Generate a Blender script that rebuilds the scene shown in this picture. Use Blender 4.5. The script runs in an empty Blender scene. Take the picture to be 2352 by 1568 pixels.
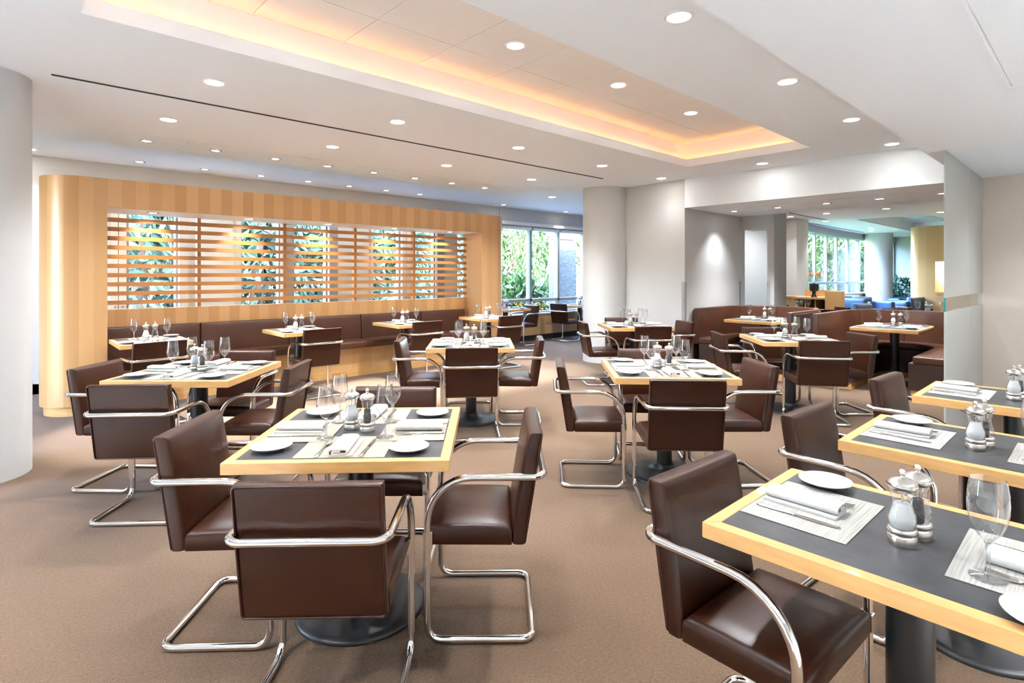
import bpy, math, random
from mathutils import Vector, Matrix
random.seed(7)
R = math.radians
# ------------------------------------------------------------------ picture geometry
# world: X runs along the slatted wood wall, Y towards the window front, Z up, metres
F, CX, HY, EYE, H, TZ = 1275.0, 1176.0, 631.0, 1.405, 2.81, 0.745
TH = math.atan2(1377, 1275)
EA = (math.sin(TH), math.cos(TH)); EB = (-math.cos(TH), math.sin(TH))
PHI = math.atan2(EB[0], EA[0])
def ab(X, Y): return (X*EA[0]+Y*EA[1], X*EB[0]+Y*EB[1])
def atz(px, py, z):
    Y = F*(EYE-z)/(py-HY); return ab((px-CX)/F*Y, Y)
def ray(px): return ab((px-CX)/F, 1.0)
def onb(px, b): r = ray(px); return r[0]*b/r[1]
def aty(px, Y): r = ray(px); return (r[0]*Y, r[1]*Y)

sc = bpy.context.scene
C = sc.collection
# ------------------------------------------------------------------ camera
cam = bpy.data.cameras.new('camera'); camo = bpy.data.objects.new('camera', cam); C.objects.link(camo)
camo.location = (0, 0, EYE); camo.rotation_euler = (R(90), 0, PHI)
cam.sensor_width = 36; cam.lens = 36*F/2352; cam.shift_y = -(784-HY)/2352; cam.clip_start = .05; cam.clip_end = 400
sc.camera = camo
# ------------------------------------------------------------------ world, sun, exposure
SKY, SUN, SPOT, EXPO = 3.8, 1.8, 0.80, 2.55
w = bpy.data.worlds.new('sky'); sc.world = w; w.use_nodes = True
nt = w.node_tree; bg = nt.nodes['Background']
sky = nt.nodes.new('ShaderNodeTexSky'); sky.sky_type = 'NISHITA'; sky.sun_disc = False
sky.sun_elevation = R(48); sky.sun_rotation = R(200); sky.air_density = 1.0; sky.dust_density = 1.0; sky.ozone_density = 1.0
nt.links.new(sky.outputs[0], bg.inputs[0]); bg.inputs[1].default_value = SKY
sun = bpy.data.lights.new('sun', 'SUN'); sun.energy = SUN; sun.angle = R(1.5); sun.color = (1, .95, .86)
suno = bpy.data.objects.new('sun', sun); C.objects.link(suno)
suno.rotation_euler = Vector((-.30, .55, -.78)).to_track_quat('-Z', 'Y').to_euler()
vs = sc.view_settings; vs.view_transform = 'Standard'; vs.look = 'None'; vs.gamma = 1; vs.use_curve_mapping = False; vs.exposure = EXPO
cy = sc.cycles; cy.use_denoising = True; cy.max_bounces = 7; cy.diffuse_bounces = 4; cy.glossy_bounces = 4
cy.use_adaptive_sampling = True; cy.adaptive_threshold = .035; cy.transmission_bounces = 6; cy.transparent_max_bounces = 20; cy.caustics_reflective = False; cy.caustics_refractive = False
cy.sample_clamp_indirect = 6

# ------------------------------------------------------------------ materials
def nodes(name):
    m = bpy.data.materials.new(name); m.use_nodes = True
    return m, m.node_tree, m.node_tree.nodes['Principled BSDF']
def mat(name, col, rough=.5, metal=0, spec=.5, noise=0, nscale=8, stretch=(1, 1, 1), bump=0, bscale=None, coat=0):
    m, t, b = nodes(name)
    b.inputs['Base Color'].default_value = (*col, 1); b.inputs['Roughness'].default_value = rough
    b.inputs['Metallic'].default_value = metal; b.inputs['Specular IOR Level'].default_value = spec
    b.inputs['Coat Weight'].default_value = coat
    if noise or bump:
        tc = t.nodes.new('ShaderNodeTexCoord'); mp = t.nodes.new('ShaderNodeMapping'); mp.inputs['Scale'].default_value = stretch
        t.links.new(tc.outputs['Object'], mp.inputs[0])
    if noise:
        n = t.nodes.new('ShaderNodeTexNoise'); n.inputs['Scale'].default_value = nscale; n.inputs['Detail'].default_value = 6
        t.links.new(mp.outputs[0], n.inputs[0])
        r = t.nodes.new('ShaderNodeValToRGB'); r.color_ramp.elements[0].position = .3; r.color_ramp.elements[1].position = .7
        r.color_ramp.elements[0].color = (*[c*(1-noise) for c in col], 1); r.color_ramp.elements[1].color = (*[min(1, c*(1+noise)) for c in col], 1)
        t.links.new(n.outputs[0], r.inputs[0]); t.links.new(r.outputs[0], b.inputs['Base Color'])
    if bump:
        n2 = t.nodes.new('ShaderNodeTexNoise'); n2.inputs['Scale'].default_value = bscale or nscale*4; n2.inputs['Detail'].default_value = 3
        t.links.new(mp.outputs[0], n2.inputs[0])
        bp = t.nodes.new('ShaderNodeBump'); bp.inputs['Strength'].default_value = bump; bp.inputs['Distance'].default_value = .004
        t.links.new(n2.outputs[0], bp.inputs['Height']); t.links.new(bp.outputs[0], b.inputs['Normal'])
    return m
def emit(name, col, s):
    m = bpy.data.materials.new(name); m.use_nodes = True; t = m.node_tree; t.nodes.clear()
    e = t.nodes.new('ShaderNodeEmission'); e.inputs[0].default_value = (*col, 1); e.inputs[1].default_value = s
    o = t.nodes.new('ShaderNodeOutputMaterial'); t.links.new(e.outputs[0], o.inputs[0]); return m
def thin_glass(name, tint=(.97, .985, .98), ior=1.45, boost=1.0, rough=.01, power=4.0):
    m = bpy.data.materials.new(name); m.use_nodes = True; t = m.node_tree; t.nodes.clear()
    o = t.nodes.new('ShaderNodeOutputMaterial'); mx = t.nodes.new('ShaderNodeMixShader')
    tr = t.nodes.new('ShaderNodeBsdfTransparent'); tr.inputs[0].default_value = (*tint, 1)
    gl = t.nodes.new('ShaderNodeBsdfGlossy'); gl.inputs['Roughness'].default_value = rough
    lw_ = t.nodes.new('ShaderNodeLayerWeight'); lw_.inputs[0].default_value = .5
    pw = t.nodes.new('ShaderNodeMath'); pw.operation = 'POWER'; pw.inputs[1].default_value = power; t.links.new(lw_.outputs['Facing'], pw.inputs[0])
    f0 = ((ior-1)/(ior+1))**2*boost
    ma = t.nodes.new('ShaderNodeMath'); ma.operation = 'MULTIPLY_ADD'; ma.inputs[1].default_value = .75*min(1, boost); ma.inputs[2].default_value = f0; ma.use_clamp = True
    t.links.new(pw.outputs[0], ma.inputs[0]); t.links.new(ma.outputs[0], mx.inputs[0])
    t.links.new(tr.outputs[0], mx.inputs[1]); t.links.new(gl.outputs[0], mx.inputs[2]); t.links.new(mx.outputs[0], o.inputs[0]); return m
def wood_panel(name, c1, c2, width, axis='X', rough=.38):
    # vertical veneer leaves with alternating tone plus fine grain
    m, t, b = nodes(name); b.inputs['Roughness'].default_value = rough; b.inputs['Coat Weight'].default_value = .15; b.inputs['Coat Roughness'].default_value = .25
    tc = t.nodes.new('ShaderNodeTexCoord'); sp = t.nodes.new('ShaderNodeSeparateXYZ'); t.links.new(tc.outputs['Object'], sp.inputs[0])
    dv = t.nodes.new('ShaderNodeMath'); dv.operation = 'DIVIDE'; dv.inputs[1].default_value = width; t.links.new(sp.outputs[axis], dv.inputs[0])
    fl = t.nodes.new('ShaderNodeMath'); fl.operation = 'FLOOR'; t.links.new(dv.outputs[0], fl.inputs[0])
    wn = t.nodes.new('ShaderNodeTexWhiteNoise'); wn.noise_dimensions = '1D'; t.links.new(fl.outputs[0], wn.inputs['W'])
    md = t.nodes.new('ShaderNodeMath'); md.operation = 'PINGPONG'; md.inputs[1].default_value = 1; t.links.new(fl.outputs[0], md.inputs[0])
    av = t.nodes.new('ShaderNodeMath'); av.operation = 'MULTIPLY_ADD'; av.inputs[1].default_value = .45; t.links.new(md.outputs[0], av.inputs[0])
    hf = t.nodes.new('ShaderNodeMath'); hf.operation = 'MULTIPLY'; hf.inputs[1].default_value = .35; t.links.new(wn.outputs[0], hf.inputs[0]); t.links.new(hf.outputs[0], av.inputs[2])
    mp = t.nodes.new('ShaderNodeMapping'); mp.inputs['Scale'].default_value = (30, 30, 1.2); t.links.new(tc.outputs['Object'], mp.inputs[0])
    n = t.nodes.new('ShaderNodeTexNoise'); n.inputs['Scale'].default_value = 2; n.inputs['Detail'].default_value = 8; t.links.new(mp.outputs[0], n.inputs[0])
    ad = t.nodes.new('ShaderNodeMath'); ad.operation = 'MULTIPLY_ADD'; ad.inputs[1].default_value = .35; t.links.new(n.outputs[0], ad.inputs[0]); t.links.new(av.outputs[0], ad.inputs[2])
    mx = t.nodes.new('ShaderNodeMix'); mx.data_type = 'RGBA'; mx.inputs[6].default_value = (*c1, 1); mx.inputs[7].default_value = (*c2, 1)
    t.links.new(ad.outputs[0], mx.inputs[0]); t.links.new(mx.outputs[2], b.inputs['Base Color']); return m
M = {}
M['white'] = mat('white_paint', (.55, .545, .54), .6, noise=.015, nscale=3)
M['ceiling'] = mat('ceiling_paint', (.845, .895, .95), .7)
M['tile'] = mat('ceiling_tile', (.80, .78, .75), .75, bump=.15, bscale=180)
M['beige'] = mat('beige_wall', (.62, .535, .47), .6)
M['carpet'] = mat('carpet', (.115, .0715, .0445), .95, spec=.1, noise=.22, nscale=90, bump=.9, bscale=160)
M['stone'] = mat('pale_bounce_stone', (.62, .62, .61), .4, noise=.06, nscale=3)  # for the unseen floor that bounces light up to the ceiling
b_ = M['carpet'].node_tree.nodes['Principled BSDF']; b_.inputs['Sheen Weight'].default_value = .16; b_.inputs['Sheen Roughness'].default_value = .4
M['leather'] = mat('brown_leather', (.034, .0092, .0034), .34, spec=.34, noise=.16, nscale=5, bump=.08, bscale=220)
M['leather_booth'] = mat('booth_leather', (.066, .0235, .012), .40, spec=.5, noise=.2, nscale=3, bump=.08, bscale=200)
M['leather_dark'] = mat('dark_base_vinyl', (.040, .020, .014), .5)
M['blue'] = mat('daylight_blue_leather', (.06, .105, .18), .4, noise=.12, nscale=3)  # blue cast of the daylight is put into the leather colour
M['chrome'] = mat('chrome', (.82, .80, .78), .07, 1)
M['steel'] = mat('brushed_steel', (.62, .58, .53), .24, 1)
M['cutlery'] = mat('cutlery_steel', (.60, .57, .53), .16, 1)
M['black'] = mat('black_metal', (.012, .012, .013), .34)
M['base'] = mat('cast_iron_base', (.012, .012, .013), .42, noise=.25, nscale=9)
M['maple'] = mat('maple_edge', (.62, .345, .125), .34, noise=.10, nscale=5, stretch=(2, 2, 10), coat=.3)
M['slat'] = mat('maple_slat', (.46, .215, .075), .42, noise=.14, nscale=4, stretch=(.6, 8, 8))
M['wood'] = wood_panel('maple_veneer', (.43, .225, .085), (.57, .33, .145), .118)
M['wood2'] = wood_panel('maple_panel', (.50, .275, .105), (.58, .345, .15), .30)
M['woody'] = wood_panel('lounge_veneer', (.50, .265, .095), (.58, .335, .135), .33, 'Y')
M['slate'] = mat('slate_laminate', (.040, .042, .047), .36, noise=.35, nscale=14, bump=.12, bscale=120)
M['mat'] = mat('woven_mat', (.29, .26, .215), .8, noise=.20, nscale=6, stretch=(1, 36, 1), bump=.35, bscale=120)
M['mat2'] = mat('woven_mat_grey', (.40, .385, .355), .8, noise=.24, nscale=6, stretch=(1, 36, 1), bump=.35, bscale=120)
M['linen'] = mat('white_linen', (.60, .585, .565), .85, bump=.25, bscale=260)
M['china'] = mat('white_china', (.60, .59, .575), .12, coat=.4)
M['glass'] = thin_glass('wine_glass', (.975, .98, .98), 1.5, 2.6, power=2.2)
M['stemglass'] = thin_glass('stem_glass', (.93, .945, .95), 1.5, 4.0, power=1.6)
M['acrylic'] = thin_glass('acrylic', (.95, .965, .98), 1.5, 2.6, power=2.2)
M['pane'] = thin_glass('window_glass', (.93, .96, .99), 1.45, .8)
M['guard'] = thin_glass('clear_guard', (.95, .96, .96), 1.5, 1.3)
M['salt'] = mat('salt', (.74, .73, .71), .8, bump=.4, bscale=400)
M['pepper'] = mat('pepper', (.035, .026, .02), .8, noise=.6, nscale=300, bump=.6, bscale=400)
M['lamp'] = emit('lamp_lens', (1, .96, .9), 14)
M['lamp_dim'] = emit('lamp_lens_small', (1, .94, .86), 6)
M['cove'] = emit('cove_strip', (1, .36, .09), 2.5)
M['trimwhite'] = mat('lamp_trim', (.85, .84, .82), .35)
M['slot'] = mat('dark_slot', (.015, .013, .012), .7)
M['alu'] = mat('window_frame', (.52, .50, .48), .45)
M['aluw'] = mat('white_window_frame', (.34, .36, .37), .4)
M['alud'] = mat('grey_window_frame', (.26, .25, .25), .45)
M['granite'] = mat('granite', (.085, .085, .083), .55, noise=.8, nscale=28)
M['lawn'] = mat('lawn', (.055, .10, .014), .9, noise=.35, nscale=2)
M['paving'] = mat('paving', (.16, .16, .165), .8, noise=.1, nscale=1)
M['bark'] = mat('bark', (.10, .065, .04), .9, noise=.4, nscale=10)
M['leaf_conifer'] = mat('conifer_leaf', (.016, .050, .030), .6, noise=.75, nscale=2.2)
M['leaf_light'] = mat('light_leaf', (.042, .075, .010), .6, noise=.55, nscale=1.5)
M['leaf_mid'] = mat('mid_leaf', (.018, .050, .007), .5, noise=.6, nscale=3)
M['leaf_house'] = mat('house_leaf', (.03, .11, .06), .4, noise=.3, nscale=6)
M['yellow'] = mat('yellow_petal', (.30, .18, .005), .6)
M['red'] = mat('red_petal', (.2, .02, .02), .6)
M['orange'] = mat('orange_petal', (.78, .38, .06), .6, noise=.15, nscale=20)
M['iron'] = mat('black_iron', (.012, .012, .012), .5)
M['carblue'] = mat('car_paint_blue', (.07, .09, .15), .25, coat=.6)
M['carwhite'] = mat('car_paint_white', (.4, .4, .4), .25, coat=.6)
M['cargrey'] = mat('car_paint_grey', (.22, .23, .25), .25, coat=.6)
M['carglass'] = mat('car_glass', (.03, .04, .05), .08)
M['rubber'] = mat('tyre', (.02, .02, .02), .8)
M['facade'] = mat('far_facade', (.05, .055, .065), .6)
M['greenedge'] = mat('glass_edge', (.02, .22, .19), .15)
M['lightred'] = mat('tail_light', (.5, .03, .02), .3)
def frosted():
    m = bpy.data.materials.new('frosted_glass'); m.use_nodes = True; t = m.node_tree; t.nodes.clear()
    o = t.nodes.new('ShaderNodeOutputMaterial'); a = t.nodes.new('ShaderNodeMixShader'); b2 = t.nodes.new('ShaderNodeMixShader')
    d = t.nodes.new('ShaderNodeBsdfDiffuse'); d.inputs[0].default_value = (.72, .76, .745, 1)
    tl = t.nodes.new('ShaderNodeBsdfTranslucent'); tl.inputs[0].default_value = (.80, .84, .82, 1)
    g = t.nodes.new('ShaderNodeBsdfGlossy'); g.inputs['Roughness'].default_value = .18
    fr = t.nodes.new('ShaderNodeFresnel'); fr.inputs[0].default_value = 1.35
    a.inputs[0].default_value = .5; t.links.new(d.outputs[0], a.inputs[1]); t.links.new(tl.outputs[0], a.inputs[2])
    t.links.new(fr.outputs[0], b2.inputs[0]); t.links.new(a.outputs[0], b2.inputs[1]); t.links.new(g.outputs[0], b2.inputs[2]); t.links.new(b2.outputs[0], o.inputs[0]); return m
M['frosted'] = frosted()

# ------------------------------------------------------------------ mesh helpers
class MB:
    def __init__(s): s.v = []; s.f = []
    def add(s, vs, fs):
        o = len(s.v); s.v += [tuple(p) for p in vs]; s.f += [tuple(i+o for i in f) for f in fs]; return s
    def box(s, x0, x1, y0, y1, z0, z1):
        return s.add([(x0, y0, z0), (x1, y0, z0), (x1, y1, z0), (x0, y1, z0), (x0, y0, z1), (x1, y0, z1), (x1, y1, z1), (x0, y1, z1)],
                     [(0, 3, 2, 1), (4, 5, 6, 7), (0, 1, 5, 4), (1, 2, 6, 5), (2, 3, 7, 6), (3, 0, 4, 7)])
    def prism(s, poly, z0, z1):
        n = len(poly)
        return s.add([(x, y, z0) for x, y in poly]+[(x, y, z1) for x, y in poly],
                     [tuple(range(n-1, -1, -1)), tuple(range(n, 2*n))]+[(i, (i+1) % n, (i+1) % n+n, i+n) for i in range(n)])
    def lathe(s, prof, n=24, c=(0, 0, 0)):
        vs = []; fs = []
        for r, z in prof:
            for k in range(n):
                a = 2*math.pi*k/n; vs.append((c[0]+r*math.cos(a), c[1]+r*math.sin(a), c[2]+z))
        for i in range(len(prof)-1):
            for k in range(n):
                k2 = (k+1) % n; fs.append((i*n+k, i*n+k2, (i+1)*n+k2, (i+1)*n+k))
        if prof[0][0] > 1e-6: fs.append(tuple(range(n-1, -1, -1)))
        if prof[-1][0] > 1e-6: fs.append(tuple(range((len(prof)-1)*n, len(prof)*n)))
        return s.add(vs, fs)
    def shell(s, prof, n=24):
        # lathe without caps
        k0 = len(s.f); s.lathe(prof, n)
        while len(s.f) > k0 and len(s.f[-1]) == n: s.f.pop()
        return s
    def tube(s, path, r, n=10, closed=False, rs=None):
        P = [Vector(p) for p in path]; m = len(P); vs = []; fs = []
        T = []
        for i in range(m):
            a = P[i-1] if (closed or i > 0) else P[i]; b = P[(i+1) % m] if (closed or i < m-1) else P[i]
            T.append((b-a).normalized())
        up = Vector((0, 0, 1)) if abs(T[0].z) < .9 else Vector((1, 0, 0))
        nrm = T[0].cross(up).normalized()
        for i in range(m):
            if i:
                q = T[i-1].rotation_difference(T[i]); nrm = q @ nrm
                nrm = (nrm-T[i]*nrm.dot(T[i])).normalized()
            bn = T[i].cross(nrm); rr = rs[i] if rs else r
            for k in range(n):
                a = 2*math.pi*k/n; vs.append(P[i]+(nrm*math.cos(a)+bn*math.sin(a))*rr)
        off = 0
        if closed:
            q = T[-1].rotation_difference(T[0]); n2 = q @ nrm; n0 = (vs[0]-P[0]).normalized()
            ang = math.atan2(n0.dot(T[0].cross(n2)), n0.dot(n2)); off = round(ang/(2*math.pi/n))
        for i in range(m if closed else m-1):
            j = (i+1) % m; o = off if (closed and i == m-1) else 0
            for k in range(n):
                fs.append((i*n+k, i*n+(k+1) % n, j*n+(k+1-o) % n, j*n+(k-o) % n))
        if not closed: fs += [tuple(range(n-1, -1, -1)), tuple(range((m-1)*n, m*n))]
        return s.add(vs, fs)
    def xf(s, mtx):
        s.v = [tuple(mtx @ Vector(p)) for p in s.v]; return s
    def fn(s, f):
        s.v = [f(*p) for p in s.v]; return s
    def mesh(s, name, m, smooth=0, bevel=0, seg=2):
        me = bpy.data.meshes.new(name); me.from_pydata(s.v, [], s.f); me.validate()
        if bevel:
            import bmesh
            bm = bmesh.new(); bm.from_mesh(me); bmesh.ops.recalc_face_normals(bm, faces=bm.faces)
            ed = [e for e in bm.edges if len(e.link_faces) == 2 and e.calc_face_angle(0) > R(40)]
            bmesh.ops.bevel(bm, geom=ed, offset=bevel, segments=seg, affect='EDGES', profile=.5, clamp_overlap=True)
            bm.to_mesh(me); bm.free()
        me.materials.append(m)
        if smooth:
            me.polygons.foreach_set('use_smooth', [True]*len(me.polygons)); me.set_sharp_from_angle(angle=R(smooth))
        me.update(); return me
def box(*a): return MB().box(*a)
def fillet(pts, seg=6, closed=True):
    # pts: (x,y,z,radius)
    out = []; n = len(pts)
    for i, p in enumerate(pts):
        P = Vector(p[:3]); r = p[3]
        if r <= 0: out.append(P); continue
        A = (Vector(pts[i-1][:3])-P).normalized(); B = (Vector(pts[(i+1) % n][:3])-P).normalized()
        ang = A.angle(B); d = r/math.tan(ang/2); cc = P+(A+B).normalized()*(r/math.sin(ang/2))
        s, e = P+A*d-cc, P+B*d-cc
        for k in range(seg+1):
            t = k/seg; tot = s.angle(e); q = (s*math.sin((1-t)*tot)+e*math.sin(t*tot))/math.sin(tot); out.append(cc+q)
    return out
def pillow(w, h, t, r, bf=.01, bb=0, n=7, er=None):
    # upholstered pad: x in +-w/2, z in 0..h, y from 0 (rear) to t (front)
    er = er or r
    def axis(L):
        e = [0, .12*r, .3*r, .6*r, r]
        mid = [r+(L-2*r)*k/n for k in range(1, n)]
        return e+mid+[L-q for q in reversed(e)]
    xs, zs = axis(w), axis(h)
    def drop(d, q): 
        if d >= q: return 0
        u = 1-d/q; return q*(1-math.sqrt(max(0, 1-u*u)))
    m = MB(); nx, nz = len(xs), len(zs)
    vf = []; vb = []
    for z in zs:
        for x in xs:
            dx = min(x, w-x); dz = min(z, h-z); u = 2*x/w-1; v = 2*z/h-1
            k = (1-u**4)*(1-v**4)
            y1 = t+bf*k-max(drop(dx, r), drop(dz, r)); y0 = -bb*k+max(drop(dx, er), drop(dz, er))*.6
            if y1 < y0+.3*t: y1 = max(y1, t*.55); y0 = min(y0, t*.45)
            vf.append((x-w/2, y1, z)); vb.append((x-w/2, y0, z))
    fs = []; N = nx*nz
    for j in range(nz-1):
        for i in range(nx-1):
            a = j*nx+i; fs.append((a, a+nx, a+nx+1, a+1)); fs.append((N+a, N+a+1, N+a+nx+1, N+a+nx))
    for i in range(nx-1):
        fs.append((i, i+1, N+i+1, N+i)); a = (nz-1)*nx+i; fs.append((a+1, a, N+a, N+a+1))
    for j in range(nz-1):
        a = j*nx; fs.append((a+nx, a, N+a, N+a+nx)); a = j*nx+nx-1; fs.append((a, a+nx, N+a+nx, N+a))
    return m.add(vf+vb, fs)
# ------------------------------------------------------------------ object helpers
def put(name, me, parent=None, loc=(0, 0, 0), rz=0, rot=None):
    o = bpy.data.objects.new(name, me); C.objects.link(o)
    o.location = loc; o.rotation_euler = rot or (0, 0, rz); o.parent = parent
    return o
def tag(o, label, cat, group=None, kind=None):
    o['label'] = label; o['category'] = cat
    if group: o['group'] = group
    if kind: o['kind'] = kind
    return o
def thing(name, label, cat, loc=(0, 0, 0), rz=0, group=None):
    o = put(name, None, None, loc, rz); o.empty_display_size = .1
    return tag(o, label, cat, group)
def struct(name, mb, m, label, cat='wall', smooth=0, bevel=0):
    o = put(name, mb.mesh(name, M[m], smooth, bevel) if mb else None)
    return tag(o, label, cat, None, 'structure')
def part(name, mb, m, parent, smooth=0, bevel=0, label=None, loc=(0, 0, 0), rz=0, seg=2):
    o = put(name, mb.mesh(name, M[m], smooth, bevel, seg), parent, loc, rz)
    if label: o['label'] = label
    return o

# ================================================================== STRUCTURE
ORD = ('first', 'second', 'third', 'fourth', 'fifth', 'sixth', 'seventh', 'eighth')
AF, AL, HB = 7.42, 9.24, 2.39          # far wall plane, rear of the booth ceiling, height of the low ceilings
BS, BG = 1.035, .905                   # edge of the low soffit, frosted screen
fl = struct('floor', MB().box(-3.4, 15.1, -3.2, 8.62, -.12, 0).box(15.1, 25, -3.2, 6.15, -.12, 0), 'carpet', 'brown textured carpet covering the whole restaurant floor', 'floor')
part('bounce_paving', MB().box(-3.4, -.35, -3.2, 4.4, .0005, .008).box(-.35, 7.4, -3.2, -.75, .0005, .008), 'stone', fl, label='pale stone floor added out of view to bounce light')  # added outside the view as a reflector for the ceiling
# main ceiling with the coffer openings
def holed(xs, ys, holes, z):
    m = MB()
    for i in range(len(xs)-1):
        for j in range(len(ys)-1):
            cxm, cym = (xs[i]+xs[i+1])/2, (ys[j]+ys[j+1])/2
            if any(h[0] < cxm < h[1] and h[2] < cym < h[3] for h in holes): continue
            m.add([(xs[i], ys[j], z), (xs[i+1], ys[j], z), (xs[i+1], ys[j+1], z), (xs[i], ys[j+1], z)], [(0, 3, 2, 1)])
    return m
K = (.32, 6.57, 2.26, 3.757); L2 = (16.0, 22.0, 2.9, 4.37)
ce = struct('ceiling', holed([-3.4, K[0], K[1], 15.1, L2[0], L2[1], 25], [-3.2, K[2], L2[2], K[3], L2[3], 6.15, 8.8], [K, L2, (15.1, 25.1, 6.15, 8.9)], H), 'ceiling',
            'white plaster ceiling with recessed downlights above the dining room', 'ceiling')
ZU, SB = 3.12, .085
m = MB(); fz = 2.905
for a0, a1, b0, b1 in ((K[0], K[1], K[3], K[3]+.012), (K[0], K[1], K[2]-.012, K[2]), (K[1], K[1]+.012, K[2]-.012, K[3]+.012), (K[0]-.012, K[0], K[2]-.012, K[3]+.012)):
    m.box(a0, a1, b0, b1, H-.0015, fz)
part('cove_lip', m, 'ceiling', ce)
m = MB(); q = (K[0]-SB, K[1]+SB, K[2]-SB, K[3]+SB)
for a0, a1, b0, b1 in ((q[0], q[1], q[3], q[3]+.02), (q[0], q[1], q[2]-.02, q[2]), (q[1], q[1]+.02, q[2], q[3]), (q[0]-.02, q[0], q[2], q[3])):
    m.box(a0, a1, b0, b1, H+.001, ZU+.03)
part('cove_wall', m, 'ceiling', ce)
m = MB()
m.box(K[0], K[1], K[3]+.040, K[3]+.056, H+.012, H+.03); m.box(K[0], K[1], K[2]-.056, K[2]-.040, H+.012, H+.03)
m.box(K[1]+.040, K[1]+.056, K[2], K[3], H+.012, H+.03); m.box(K[0]-.056, K[0]-.040, K[2], K[3], H+.012, H+.03)
part('cove_light_strip', m, 'cove', ce, label='warm amber light strip hidden in the ceiling cove')
part('coffer_backing', box(q[0], q[1], q[2], q[3], ZU+.012, ZU+.03), 'slot', ce)
xs = [q[0]]+[1.87-.64*k for k in (2, 1)]+[1.87+.64*k for k in range(8)]+[q[1]]
ys = [q[2], 2.715, 3.35, q[3]]
for i in range(len(xs)-1):
    for j in range(3):
        if xs[i+1]-xs[i] < .03: continue
        part('ceiling_tile', box(xs[i]+.002, xs[i+1]-.002, ys[j]+.002, ys[j+1]-.002, ZU, ZU+.012), 'tile', ce)
m = MB()   # lounge coffer
m.box(L2[0], L2[1], L2[3], L2[3]+.02, H, 3.1).box(L2[0], L2[1], L2[2]-.02, L2[2], H, 3.1).box(L2[1], L2[1]+.02, L2[2], L2[3], H, 3.1).box(L2[0]-.02, L2[0], L2[2], L2[3], H, 3.1).box(L2[0], L2[1], L2[2], L2[3], 3.1, 3.12)
part('lounge_coffer', m, 'ceiling', ce)
for i in range(8):      # access panels over the banquette
    a0 = .815+.659*i
    part('access_panel', box(a0+.002, a0+.657, 6.56, 7.155, H-.004, H-.0005), 'ceiling', ce)
for nm, bx, lb in (('trim_1', (.274, 6.48, 5.035, 5.057), 'long narrow black air slot in the ceiling beside the coffer'),
                   ('trim_2', (11.4, 15.6, 4.95, 4.98), 'short dark air slot in the lounge ceiling nearest the booths'),
                   ('trim_3', (14.6, 21.0, 5.55, 5.58), 'dark air slot in the lounge ceiling along the curved windows'),
                   ('trim_4', (16.2, 19.2, 2.55, 2.58), 'dark air slot in the lounge ceiling above the wood partition')):
    struct(nm, box(bx[0], bx[1], bx[2], bx[3], H-.006, H+.01), 'slot', lb, 'air slot')
# low soffit on the right, with access hatch lines
so = struct('ceiling_soffit', box(-3.4, AF, -3.2, BS, 2.40, H+.02), 'ceiling', 'lower white soffit over the right-hand row of tables', 'ceiling')
hx, hy = 3.93, .356
part('access_hatch', box(1.2, hx, -1.6, hy, 2.394, 2.4), 'ceiling', so, bevel=.003)
m = MB().box(1.2, hx+.03, hy+.012, hy+.03, 2.395, 2.401).box(hx+.012, hx+.03, -1.6, hy+.03, 2.395, 2.401)
part('hatch_frame', m, 'ceiling', so)
# booth recess: low ceiling and header
lc = struct('ceiling_booth', box(AF, AL, BG+.03, 4.27, HB, H+.02), 'ceiling', 'lower white ceiling above the two leather booths', 'ceiling')
for i in range(5): part('ceiling_panel', box(8.0, 8.75, 1.05+.64*i+.002, 1.05+.64*(i+1)-.002, HB-.004, HB-.0005), 'ceiling', lc)
struct('wall_right', box(AF, AF+.2, -3.2, BG+.03, 0, H), 'beige', 'warm beige end wall behind the right-hand tables')
struct('wall_far', box(AF, AL, 4.27, 5.5, 0, H), 'white', 'white wall between the far round column and the booth recess')
struct('wall_pier', MB().box(AL, AL+.5, 3.72, 3.83, 0, H).box(AL, AL+.5, 3.83, 4.27, 2.17, H).box(AL, AL+.15, 4.27, 5.5, 0, H), 'white', 'white pier with a narrow tall doorway behind the left booth')
struct('wall_passage', box(10.7, 10.8, 4.33, 5.69, 0, H), 'white', 'white wall seen through the narrow doorway')
col_pts = dict(n=48)
struct('column_far', MB().lathe([(.357, 0), (.357, H)], 48, (7.325, 5.665, 0)), 'white', 'round white column beside the far window', 'column', 50)
struct('column_near', MB().lathe([(.32, 0), (.32, H)], 48, (-.135, 5.375, 0)), 'white', 'round white column at the left edge, cut by the frame', 'column', 50)
for i, (x, y, rz) in enumerate(((AF, 4.27, 0), (AL, 4.27, 0), (AL, 3.83, 0))):
    t = .004; L = .05
    sx = 1
    mb = MB()
    if i == 0: mb.box(x-t, x-.0005, y-t, y+L, .1, 1.3).box(x-t, x+L, y-t, y-.0005, .1, 1.3)
    elif i == 1: mb.box(x-L-.002, x-.002, y-t, y-.0005, .1, 1.3)
    else: mb.box(x-t, x-.0005, y-L, y+t, .1, 1.3).box(x-t, x+L, y+.0005, y+t, .1, 1.3)
    tag(put('corner_guard', mb.mesh('corner_guard', M['guard'])),
        ('clear acrylic guard on the white wall corner left of the booths', 'clear acrylic guard at the left edge of the narrow doorway', 'clear acrylic guard at the right edge of the narrow doorway')[i], 'corner guard', 'clear corner guards')
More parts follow.
